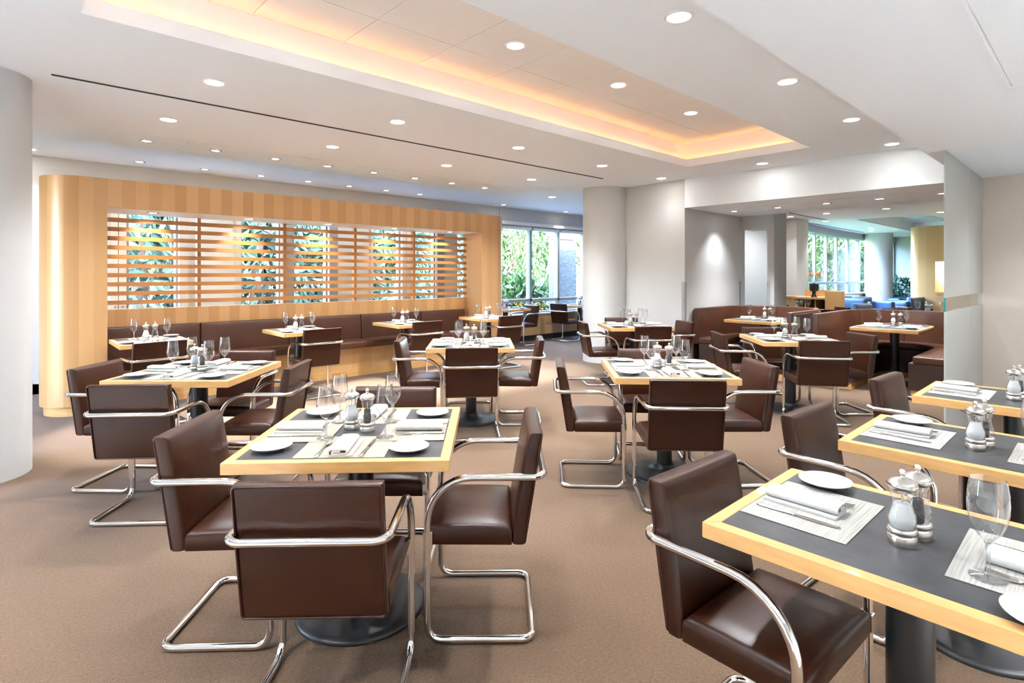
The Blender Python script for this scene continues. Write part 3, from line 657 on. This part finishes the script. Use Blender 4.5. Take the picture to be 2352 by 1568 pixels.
# ------------------------------------------------------------------ banquette
bq = thing('banquette', 'long brown leather banquette with maple base under the slats', 'banquette', (0, 0, 0))
part('base_panel', box(J0+.005, J1-.004, 7.15, 7.48, .095, .40), 'wood2', bq)
part('plinth', box(J0+.005, J1-.004, 7.135, 7.48, 0, .094), 'maple', bq)
sm = [J0+.004, 1.778, 2.828, 3.872, 4.905, J1-.002]
for i in range(5):
    a0, a1 = sm[i]+.003, sm[i+1]-.003; wd = a1-a0
    s = pillow(wd, .385, .085, .02, .012, 0, 8, .01).fn(lambda x, y, z: ((a0+a1)/2+x, 7.03+z, .40+y))
    part('seat_cushion', s, 'leather_booth', bq, 60)
    s = pillow(wd, .375, .075, .015, .010, 0, 8, .008).fn(lambda x, y, z: ((a0+a1)/2-x, 7.485-y-.03*(1-z/.375), .455+z))
    part('back_cushion', s, 'leather_booth', bq, 60)

# ------------------------------------------------------------------ booths
def upath(c, hw, a0, ap, r, n=10):
    """U-shaped line open towards -X; returns points from the left arm round to the right arm"""
    P = [(a0, c+hw)]
    for k in range(n+1):
        t = math.pi/2*(1-k/n); P.append((ap-r+r*math.cos(t), c+hw-r+r*math.sin(t)))
    for k in range(n+1):
        t = -math.pi/2*k/n; P.append((ap-r+r*math.cos(t), c-hw+r+r*math.sin(t)))
    P.append((a0, c-hw)); return P
def band(m, pin, pout, z0, z1, tin=0, tout=0):
    """solid wall between two matching lines; top edges may lean"""
    n = len(pin); v = []
    for (xi, yi), (xo, yo) in zip(pin, pout): v += [(xi, yi, z0), (xo, yo, z0), (xo, yo, z1), (xi, yi, z1)]
    f = [(0, 1, 2, 3), (4*n-4, 4*n-1, 4*n-2, 4*n-3)]
    for i in range(n-1):
        a, b = 4*i, 4*i+4
        f += [(a, b, b+1, a+1), (a+1, b+1, b+2, a+2), (a+2, b+2, b+3, a+3), (a+3, b+3, b, a)]
    return m.add(v, f)
def booth(c, hw, a0, ap, label, td):
    o = thing('booth', label, 'booth', (0, 0, 0), 0, 'curved leather booths')
    N = 14
    lines = [upath(c, hw-d, a0, ap-d, max(.05, .62-d), N) for d in (0, .075, .09, .42, .46)]
    seat_in, out = lines[3], lines[0]
    n = len(out); cuts = [0, 5, 12, N+1, n-1-12+2, n-6, n-1]; cuts = [0, 6, N+1, n-7, n-1]
    for i in range(len(cuts)-1):
        s = slice(cuts[i], cuts[i+1]+1)
        part('back_cushion', band(MB(), lines[1][s], out[s], .38, .91), 'leather_booth', o, 50, .012, seg=3)
        part('seat_cushion', band(MB(), lines[3][s], lines[1][s], .395, .475), 'leather_booth', o, 50, .014, seg=3)
    part('seat_base', band(MB(), lines[4], lines[2], .09, .394), 'leather_dark', o, 40)
    part('plinth', band(MB(), upath(c, hw-.44, a0+.02, ap-.44, .2, N), lines[2], 0, .089), 'maple', o, 40)
    part('outer_shell', band(MB(), upath(c, hw+.001, a0+.01, ap+.001, .62, N), upath(c, hw+.02, a0+.01, ap+.02, .64, N), 0, .88), 'leather_dark', o, 40)
    return o
booth(3.53, .70, 7.60, 9.12, 'left of two curved brown leather booths', 'left')
booth(1.86, .74, 7.64, 9.42, 'right of two curved brown leather booths', 'right')
def booth_table(a, b, label, td):
    o = thing('booth_table', label, 'table', (a, b, 0), 0, 'booth tables')
    w = .72; half = .36; P = [(-.55, half), (-.55, -half), (.28, -half)]
    for k in range(1, 12):
        t = -math.pi/2+math.pi*k/12; P.append((.28+.28*math.cos(t), half*math.sin(t)))
    P.append((.28, half))
    part('edge_band', MB().prism(P, TZ-.042, TZ-.001), 'maple', o, 40, .002)
    part('laminate_top', MB().prism([(x*.95, y*.91) for x, y in P], TZ-.01, TZ), 'maple' if False else 'slate', o)
    put('column', TM2['column'], o); put('pedestal_base', TM2['base'], o)
    T = (a, b, -math.pi/2)
    for k, s in ((1, 'right'), (3, 'left')): setting((a-.1, b, -math.pi/2), .36, k, s+' side', td, {'plate': (-.21 if k == 1 else -.22, -.24), 'glass': 'bowl2', 'gpos': (.13, -.12)})
    mill(T, -.04, .12, 'salt', 'on '+td); mill(T, .04, .12, 'pepper', 'on '+td)
booth_table(8.45, 3.55, 'maple-edged table with rounded end inside the left booth', 'the left booth table')
booth_table(8.48, 1.90, 'maple-edged table with rounded end inside the right booth', 'the right booth table')

# ------------------------------------------------------------------ frosted glass screen
for i, (a0, a1) in enumerate(((5.55, 6.62), (6.625, 7.415))):
    o = thing('glass_screen', ('near', 'far')[i]+' panel of the frosted glass screen with clear stripe', 'glass screen', (0, 0, 0), 0, 'frosted glass screen panels')
    b0, b1 = BG-.006, BG+.006
    part('frosted_lower_field', box(a0, a1, b0, b1, .005, 1.108), 'frosted', o)
    part('frosted_upper_field', box(a0, a1, b0, b1, 1.222, 2.398), 'frosted', o)
    part('clear_stripe', box(a0, a1, b0, b1, 1.108, 1.222), 'pane', o)
    if i == 0: part('polished_edge', box(a0-.003, a0, b0, b1, 1.108, 1.222), 'greenedge', o, label='green polished glass edge')

# ================================================================== BEHIND THE BOOTHS AND LOUNGE
for i, (a, b, td) in enumerate(((11.2, 4.05, 'the table behind the left booth'), (11.5, 2.08, 'the table behind the right booth'))):
    table(TM4, a, b, PHI, 'maple-edged table behind the '+('left', 'right')[i]+' booth', 'square dining tables')
    for k in range(4): setting((a, b, PHI), .40, k, SEAT4[k], td, {'glass': 'bowl2', 'gpos': ((-.22, -.1), (.05, -.05), (.05, -.05), (.26, -.2))[k] if False else (.118, -.115)})
    mill((a, b, PHI), -.04, 0, 'salt', 'on '+td); mill((a, b, PHI), .04, 0, 'pepper', 'on '+td)
    for k, dz in enumerate((0, 90, 180, 270)):
        t = PHI+R(dz); chair(a-.62*-math.sin(t), b-.62*math.cos(t), math.degrees(t), 'leather armchair at the %s of %s' % (SEAT4[k], td))
sd = thing('sideboard', 'maple sideboard with open cubbyholes and drawers before the lounge', 'sideboard', (0, 0, 0))
part('top', MB().box(13.35, 14.15, 4.28, 4.96, .86, .90).box(13.75, 14.15, 4.95, 5.69, .86, .90), 'wood2', sd)
part('drawer_body', box(13.80, 14.14, 4.98, 5.68, 0, .86), 'wood2', sd)
for k in range(3): part('drawer', box(13.785, 13.80, 5.0+.225*k, 5.215+.225*k, .62, .84), 'wood2', sd, bevel=.003)
part('cubby_back', box(14.10, 14.14, 4.28, 4.96, 0, .86), 'wood2', sd)
for b in (4.28, 4.49, 4.70, 4.91): part('divider', box(13.40, 14.10, b, b+.02, 0, .86), 'wood2', sd)
part('end_cabinet', box(13.30, 13.55, 3.95, 4.27, 0, 1.05), 'wood2', sd, bevel=.003)
part('rear_upstand', box(14.12, 14.2, 4.28, 4.97, .90, 1.05), 'wood2', sd)
# orchid
oa, ob = aty(1868, 12.9)
orc = thing('orchid', 'orange orchid in a black urn on the sideboard', 'plant', (13.62, 4.60, .901))
part('urn', MB().lathe([(0, 0), (.065, 0), (.06, .02), (.035, .07), (.045, .12), (.09, .145), (.095, .16), (.095, .30), (.085, .30), (.08, .28), (0, .28)], 28), 'black', orc, 40)
for k in range(2):
    x = (-.05, .05)[k]; st = part('stem', MB().tube([(x*.2, x*.2, .28), (x*.5, -x*.3, .38), (x*.7, -x*.4, .47), (x*1.1, -x*.8, .51), (x*1.8, -x*1.4, .50)], .006, 6), 'leaf_mid', orc, 60)
    for j in range(5):
        cx_, cy_, cz_ = x*(.6+.38*j), -x*(.5+.3*j), .50+.05*math.sin(1.9*j+k)
        m = MB()
        for p in range(5):
            t = 2*math.pi*p/5+.3*j; c2, s2 = math.cos(t), math.sin(t)
            for u in (0,):
                m.add([(cx_, cy_, cz_), (cx_+.04*c2-.02*s2, cy_-.02, cz_+.04*s2+.02*c2), (cx_+.062*c2, cy_-.03, cz_+.062*s2), (cx_+.04*c2+.02*s2, cy_-.02, cz_+.04*s2-.02*c2)], [(0, 1, 2, 3)])
        part('blossom', m, 'orange', st)
for k in range(5):
    t = 1.25*k; part('leaf', MB().add([(0, 0, .29), (.08*math.cos(t)-.025*math.sin(t), .08*math.sin(t)+.025*math.cos(t), .33), (.19*math.cos(t), .19*math.sin(t), .30), (.08*math.cos(t)+.025*math.sin(t), .08*math.sin(t)-.025*math.cos(t), .33)], [(0, 1, 2, 3)]), 'leaf_house', orc)
# cube armchairs
def lounge_chair(a, b, deg, label):
    o = thing('lounge_chair', label, 'armchair', (a, b, 0), R(deg), 'blue cube lounge chairs')
    part('seat_cushion', pillow(.56, .60, .20, .05, .015).fn(lambda x, y, z: (x, -.28+z, .22+y)), 'blue', o, 60)
    part('back_cushion', pillow(.60, .50, .16, .06, .02).fn(lambda x, y, z: (x, -.42+y, .26+z)), 'blue', o, 60)
    for s in (-1, 1): part('arm_cushion', pillow(.72, .44, .16, .06, .01).fn(lambda x, y, z: (s*(.29+y), x, .20+z)), 'blue', o, 60)
    loops = []
    m = MB()
    for s in (-1, 1): m.tube([(s*.465, -.40, .0), (s*.465, -.40, .48), (s*.465, .38, .48), (s*.465, .38, 0)], .014, 8)
    m.tube([(-.465, .38, .20), (.465, .38, .20)], .012, 8).tube([(-.465, -.40, .48), (.465, -.40, .48)], .012, 8)
    part('steel_frame', m, 'chrome', o, 40)
lounge_chair(*aty(2003, 16.0), 150, 'cube chair in daylight-tinted leather facing the booths before the white lounge column')
lounge_chair(*aty(1948, 15.2), 75, 'cube chair in daylight-tinted leather seen sideways beside the sideboard')
lounge_chair(*aty(1958, 17.4), 120, 'cube chair in daylight-tinted leather behind the sideways one')
lounge_chair(*aty(2075, 16.3), -20, 'cube chair in daylight-tinted leather beside the wood partition')
lounge_chair(*aty(2060, 18.6), 160, 'cube chair in daylight-tinted leather near the potted plant')
# lounge column, partition, curved windows
ca, cb = aty(2018, 18.9)
struct('column_lounge', MB().lathe([(.41, 0), (.41, H)], 40, (ca, cb, 0)), 'white', 'round white column in the lounge', 'column', 50)
pa, pb = 19.65, 4.05
P = [(pa+.25+.25*math.cos(R(90+180*k/12)), pb-.25+.25*math.sin(R(90+180*k/12))) for k in range(7)]
m = MB(); nb0, nb1 = 2.95, 3.42
P1 = [(pa+.5, pb)]+P+[(pa, nb1), (pa+.5, nb1)]
m.prism(P1, 0, H); m.box(pa, pa+.5, nb0, nb1, 0, .92).box(pa, pa+.5, nb0, nb1, 1.78, H).box(pa, pa+.5, .2, nb0, 0, H)
wp = struct('wall_lounge_partition', m, 'woody', 'maple lounge partition, its window opening built as a lamp-lit recess', smooth=40)
part('opening_back', box(pa+.40, pa+.42, nb0, nb1, .92, 1.78), 'white', wp); part('opening_ledge', box(pa-.03, pa+.0, nb0, nb1+.02, .86, .92), 'woody', wp)  # white back stands in for the bright space beyond the opening
o = thing('added_recess_lamp', 'small lamp added to brighten the recess in the partition opening', 'lamp', (pa+.22, (nb0+nb1)/2, 1.775))  # added lamp that makes the partition opening look bright
put('lens', LENS2, o); l = bpy.data.lights.new('added_recess_light', 'POINT'); l.energy = 14; l.shadow_soft_size = .04; l.color = (1, .9, .75); lo = bpy.data.objects.new('added_recess_light', l); C.objects.link(lo); lo.parent = o; lo.location = (0, 0, -.06)
# curved window front of the lounge
def arcpt(px, Y): return aty(px, Y)
pxs = [1836, 1850, 1870, 1896.5, 1920, 1945, 1969, 1994, 2022, 2051]
Yd = [14.9, 15.4, 16.0, 16.9, 17.6, 18.3, 19.0, 19.6, 20.2, 20.8]
pts = [aty(p, y) for p, y in zip(pxs, Yd)]
lw = thing('window_8', 'curved window front of the lounge with narrow white mullions', 'window'); lw['kind'] = 'structure'
for i, (x, y) in enumerate(pts):
    d = Vector((pts[min(i+1, 9)][0]-pts[max(i-1, 0)][0], pts[min(i+1, 9)][1]-pts[max(i-1, 0)][1])); rz = math.atan2(d.y, d.x)
    part('mullion', box(-.045, .045, -.04, .04, .80, 2.62), 'aluw', lw, loc=(x, y, 0), rz=rz, bevel=.004)
    if i < 9:
        x2, y2 = pts[i+1]; L = math.hypot(x2-x, y2-y); rz = math.atan2(y2-y, x2-x)
        part('pane', box(.05, L-.05, 0, .01, .80, 2.60), 'pane', lw, loc=(x, y, 0), rz=rz)
        part('transom', box(.0, L, -.05, .05, 1.13, 1.19), 'aluw', lw, loc=(x, y, 0), rz=rz)
        part('sill', box(-.02, L+.02, -.14, .10, .76, .80), 'aluw', lw, loc=(x, y, 0), rz=rz)
        part('head', box(-.02, L+.02, -.10, .14, 2.60, H), 'aluw', lw, loc=(x, y, 0), rz=rz)
        part('sill_base', box(-.02, L+.02, -.10, .10, 0, .76), 'wood2', lw, loc=(x, y, 0), rz=rz)
x, y = pts[-1]; struct('wall_lounge_end', MB().box(x+.05, x+.25, -3.2, y+.1, 0, H), 'white', 'pale white wall at the far end of the lounge')
x0, y0 = pts[0]; struct('wall_lounge_return', box(x0-.3, x0+.02, 5.7, y0+.25, 0, H), 'white', 'white return wall beside the curved windows')
# planter
pp = aty(2066, 20.1)
pl = thing('potted_plant', 'dark green leafy plant in a black planter behind the lounge chairs', 'plant', (pp[0], pp[1], 0))
part('planter', MB().prism([(-.2, -.2), (.2, -.2), (.2, .2), (-.2, .2)], 0, .62), 'black', pl, bevel=.01)
def leaves(n, rad, cz, hz, size, asp=.4, droop=0, seed=1, shape='ball', up=.3):
    rnd = random.Random(seed); m = MB(); vs = []; fs = []
    for i in range(n):
        if shape == 'ball':
            while True:
                p = Vector((rnd.uniform(-1, 1), rnd.uniform(-1, 1), rnd.uniform(-1, 1)))
                if .15 < p.length < 1: break
            p *= .55+.45*rnd.random()/max(p.length, .3) if False else 1
            c = Vector((p.x*rad, p.y*rad, cz+p.z*hz))
        elif shape == 'cone':
            t = rnd.random()**.8; r2 = rad*(1-t)*(.35+.65*rnd.random()**.5)*(1+.18*math.sin(t*38)); an = rnd.uniform(0, 6.283)
            c = Vector((r2*math.cos(an), r2*math.sin(an), cz+t*hz)); p = Vector((math.cos(an), math.sin(an), -.2))
        d = (p.normalized()*.6+Vector((rnd.uniform(-1, 1), rnd.uniform(-1, 1), rnd.uniform(-1, 1)-droop+up))).normalized()
        s = d.cross(Vector((rnd.uniform(-1, 1), rnd.uniform(-1, 1), rnd.uniform(-1, 1)))).normalized(); L = size*rnd.uniform(.6, 1.3)
        k = len(vs); nn = d.cross(s)*L*.12
        vs += [c, c+d*L*.5+s*L*asp*.5+nn, c+d*L, c+d*L*.5-s*L*asp*.5+nn]; fs.append((k, k+1, k+2, k+3))
    return m.add(vs, fs)
part('foliage', leaves(150, .40, .92, .32, .26, .38, 0, 5), 'leaf_house', pl)['kind'] = 'stuff'
part('stem', MB().tube([(0, 0, .6), (.02, 0, .9)], .02, 6), 'bark', pl)

# ================================================================== OUTSIDE
struct('ground_neutral_strip', box(-8, 13.5, 8.80, 12.6, -.35, -.15), 'paving', 'neutral paved strip added outside the windows against green bounce', 'paving')  # added where planting would grow, keeps the bounced light neutral
struct('ground_garden', box(-8, 13.5, 12.6, 60, -.35, -.15), 'lawn', 'bright green lawn outside the windows', 'lawn')
struct('ground_lounge_side', box(13.5, 70, 6.2, 60, -.35, -.15), 'lawn', 'green lawn outside the curved windows', 'lawn')
struct('path_garden', box(-8, 60, 21, 26, -.15, -.13), 'paving', 'pale paved road beyond the garden', 'path')
struct('wall_granite', MB().box(onb(1284, 9.35), onb(1324, 9.35), 9.35, 9.7, -.15, 2.28).box(onb(1284, 9.35), onb(1324, 9.35), 9.35, 9.7, 2.295, 4.2), 'granite', 'speckled granite pier outside the garden window')
TREE = {}
TREE['conifer'] = (leaves(5200, 1.75, -.1, 7.5, .34, .34, .55, 11, 'cone', .1).mesh('foliage', M['leaf_conifer']), MB().tube([(0, 0, -.2), (0, 0, 3), (0, 0, 6.6)], .1, 10, rs=[.16, .11, .03]).mesh('trunk', M['bark'], 60))
TREE['light'] = (leaves(5200, 2.6, 3.6, 2.6, .30, .32, .8, 12, 'ball', 0).mesh('foliage', M['leaf_light']),
                 MB().tube([(0, 0, -.2), (.05, 0, 1.2), (-.05, .05, 2.6), (.2, .1, 4.4)], .1, 10, rs=[.17, .14, .12, .05]).tube([(-.05, .05, 1.9), (.7, .1, 2.8), (1.3, .2, 3.9)], .06, 8, rs=[.09, .06, .03]).tube([(0, .05, 2.2), (-.7, .1, 3.0), (-1.2, -.2, 4.0)], .06, 8, rs=[.08, .06, .03]).mesh('trunk', M['bark'], 60))
TREE['shrub'] = (leaves(1500, .85, .75, .8, .26, .45, 0, 13).mesh('foliage', M['leaf_mid']), MB().tube([(0, 0, -.2), (0, 0, .8)], .04, 8).mesh('stem', M['bark'], 60))
def tree(kind, a, b, s, rz, label, name):
    o = thing(name, label, 'shrub' if kind == 'shrub' else 'tree', (a, b, -.15), rz, 'garden trees and shrubs'); o.scale = (s, s, s)
    f = put('foliage', TREE[kind][0], o); f['kind'] = 'stuff'; put('trunk' if kind != 'shrub' else 'stem', TREE[kind][1], o); return o
for i, (px, b, s, kd) in enumerate(((322, 11.6, .95, 'conifer'), (392, 17.0, 1.0, 'light'), (590, 11.3, .95, 'conifer'), (716, 12.2, .95, 'conifer'), (800, 18.5, 1.1, 'light'), (868, 12.0, .85, 'conifer'), (940, 20.0, 1.1, 'light'), (1050, 14.5, .9, 'conifer'))):
    tree(kd, onb(px, b), b, s, i*1.3, ORD[i] + (' tree from left, a dense conifer outside the slatted wall' if kd == 'conifer' else ' tree from left, loose and light green, outside the slatted wall'), 'conifer_tree' if kd == 'conifer' else 'garden_tree')
tree('light', onb(1182, 15.5), 15.5, 1.0, .4, 'light green tree filling the left garden window pane', 'garden_tree')
tree('light', onb(1262, 19.5), 19.5, 1.15, 2.0, 'airy light green tree in the middle garden window pane', 'garden_tree')
tree('shrub', onb(1190, 10.9), 10.9, .95, .2, 'broad-leaved dark shrub close outside the left window pane', 'garden_shrub')
tree('shrub', onb(1258, 12.3), 12.3, .7, 1.2, 'low green shrub outside the middle window pane', 'garden_shrub')
for i, (px, Y, s, kd) in enumerate(((1858, 24, 1.0, 'light'), (1885, 27, 1.2, 'light'), (1915, 23, .9, 'light'), (1945, 28, 1.2, 'light'), (1975, 24.5, .9, 'light'), (2012, 28, 1.1, 'light'))):
    a, b = aty(px, Y); tree(kd, a, b, s, i, ORD[i]+' tree from left outside the curved lounge windows', 'garden_tree')
for i, (px, Y, s) in enumerate(((1905, 22.6, 1.0), (1868, 20.6, .8), (1990, 24, 1.1))): tree('shrub', *aty(px, Y), s, i, ORD[i]+' round shrub from left under the curved lounge windows', 'garden_shrub')
def fence(a0, a1, b, label):
    o = thing('railing_fence', label, 'fence', (a0, b, -.15)); L = a1-a0
    part('top_rail', box(0, L, -.015, .015, .98, 1.01), 'iron', o); part('bottom_rail', box(0, L, -.015, .015, .12, .15), 'iron', o)
    n = int(L/.13)
    for k in range(n+1):
        if k % 14 == 0: part('post', box(k*.13-.02, k*.13+.02, -.02, .02, 0, 1.08), 'iron', o)
    m = MB()
    for k in range(n+1): m.box(k*.13-.008, k*.13+.008, -.008, .008, .12, 1.0)
    part('bars', m, 'iron', o)['kind'] = 'stuff'
fence(-1, 7.4, 13.9, 'black iron railing seen low between the slats'); fence(7.6, 14, 13.9, 'black iron railing across the garden window view')
def car(a, b, rz, paint, label):
    o = thing('parked_car', label, 'car', (a, b, -.13), rz, 'parked cars outside')
    side = [(-2.1, .35), (-2.15, .75), (-1.95, .92), (-1.2, 1.0), (-.7, 1.42), (.7, 1.45), (1.25, 1.05), (2.0, .92), (2.15, .7), (2.1, .35)]
    m = MB(); n = len(side)
    m.add([(x, -.85 if z < 1.02 else -.68, z) for x, z in side]+[(x, .85 if z < 1.02 else .68, z) for x, z in side],
          [tuple(range(n)), tuple(range(2*n-1, n-1, -1))]+[(i, i+n, (i+1) % n+n, (i+1) % n) for i in range(n)])
    part('body', m, paint, o, 30, .03)
    part('side_window', MB().box(-.95, .9, -.80, .80, 1.06, 1.34), 'carglass', o); part('windscreen', MB().add([(.80, -.6, 1.40), (.80, .6, 1.40), (1.25, .7, 1.07), (1.25, -.7, 1.07)], [(0, 1, 2, 3)]).xf(Matrix.Translation((.02, 0, .03))), 'carglass', o)
    for x in (-1.3, 1.35):
        for y in (-.80, .80): part('wheel', MB().lathe([(0, -.1), (.32, -.1), (.33, 0), (.32, .1), (0, .1)], 20).xf(Matrix.Translation((x, y, .33)) @ Matrix.Rotation(math.pi/2, 4, 'X')), 'rubber', o, 40)
    part('tail_light', box(-2.16, -2.1, .5, .8, .7, .85), 'lightred', o)
car(onb(1150, 19), 22.5, .1, 'carblue', 'dark blue car seen low in the left garden window pane')
car(onb(1055, 19)-2.5, 25.8, .1, 'cargrey', 'grey car seen past the right end of the slats')
a, b = aty(1932, 29.5); car(a, b, -.9, 'carwhite', 'white parked car outside the curved lounge windows')
a, b = aty(1965, 33.5); car(a, b, 2.4, 'cargrey', 'grey parked car beside the white one outside the lounge')
for i, (px, b, c) in enumerate(((1162, 9.2, 'red'), (1188, 9.15, 'yellow'), (1216, 9.35, 'yellow'), (1242, 9.15, 'yellow'))):
    o = thing('flower_plant', ORD[i]+' flowering plant from left under the garden window, with %s blooms' % c, 'flower', (onb(px, b), b, -.15), 0, 'garden flowers')
    part('foliage', leaves(130, .10, .55, .42, .12, .45, 0, 20+i), 'leaf_mid', o)['kind'] = 'stuff'
    part('blossoms', leaves(70, .10, .80, .20, .07, .9, 0, 40+i), c, o)['kind'] = 'stuff'
    part('stem', MB().tube([(0, 0, 0), (0, 0, .6)], .012, 6), 'leaf_mid', o)
fb = struct('wall_far_building', None, None, 'dark grey building beyond the road outside the lounge', 'building')
a, b = aty(1975, 44)
part('facade', box(-14, 14, 0, 6, -.2, 3.6), 'facade', fb, loc=(a, b, 0), rz=PHI+.1)
for k in range(8): part('window', box(-12.5+3.2*k, -10.6+3.2*k, -.05, 0, 1.0, 2.6), 'carglass', fb, loc=(a, b, 0), rz=PHI+.1)
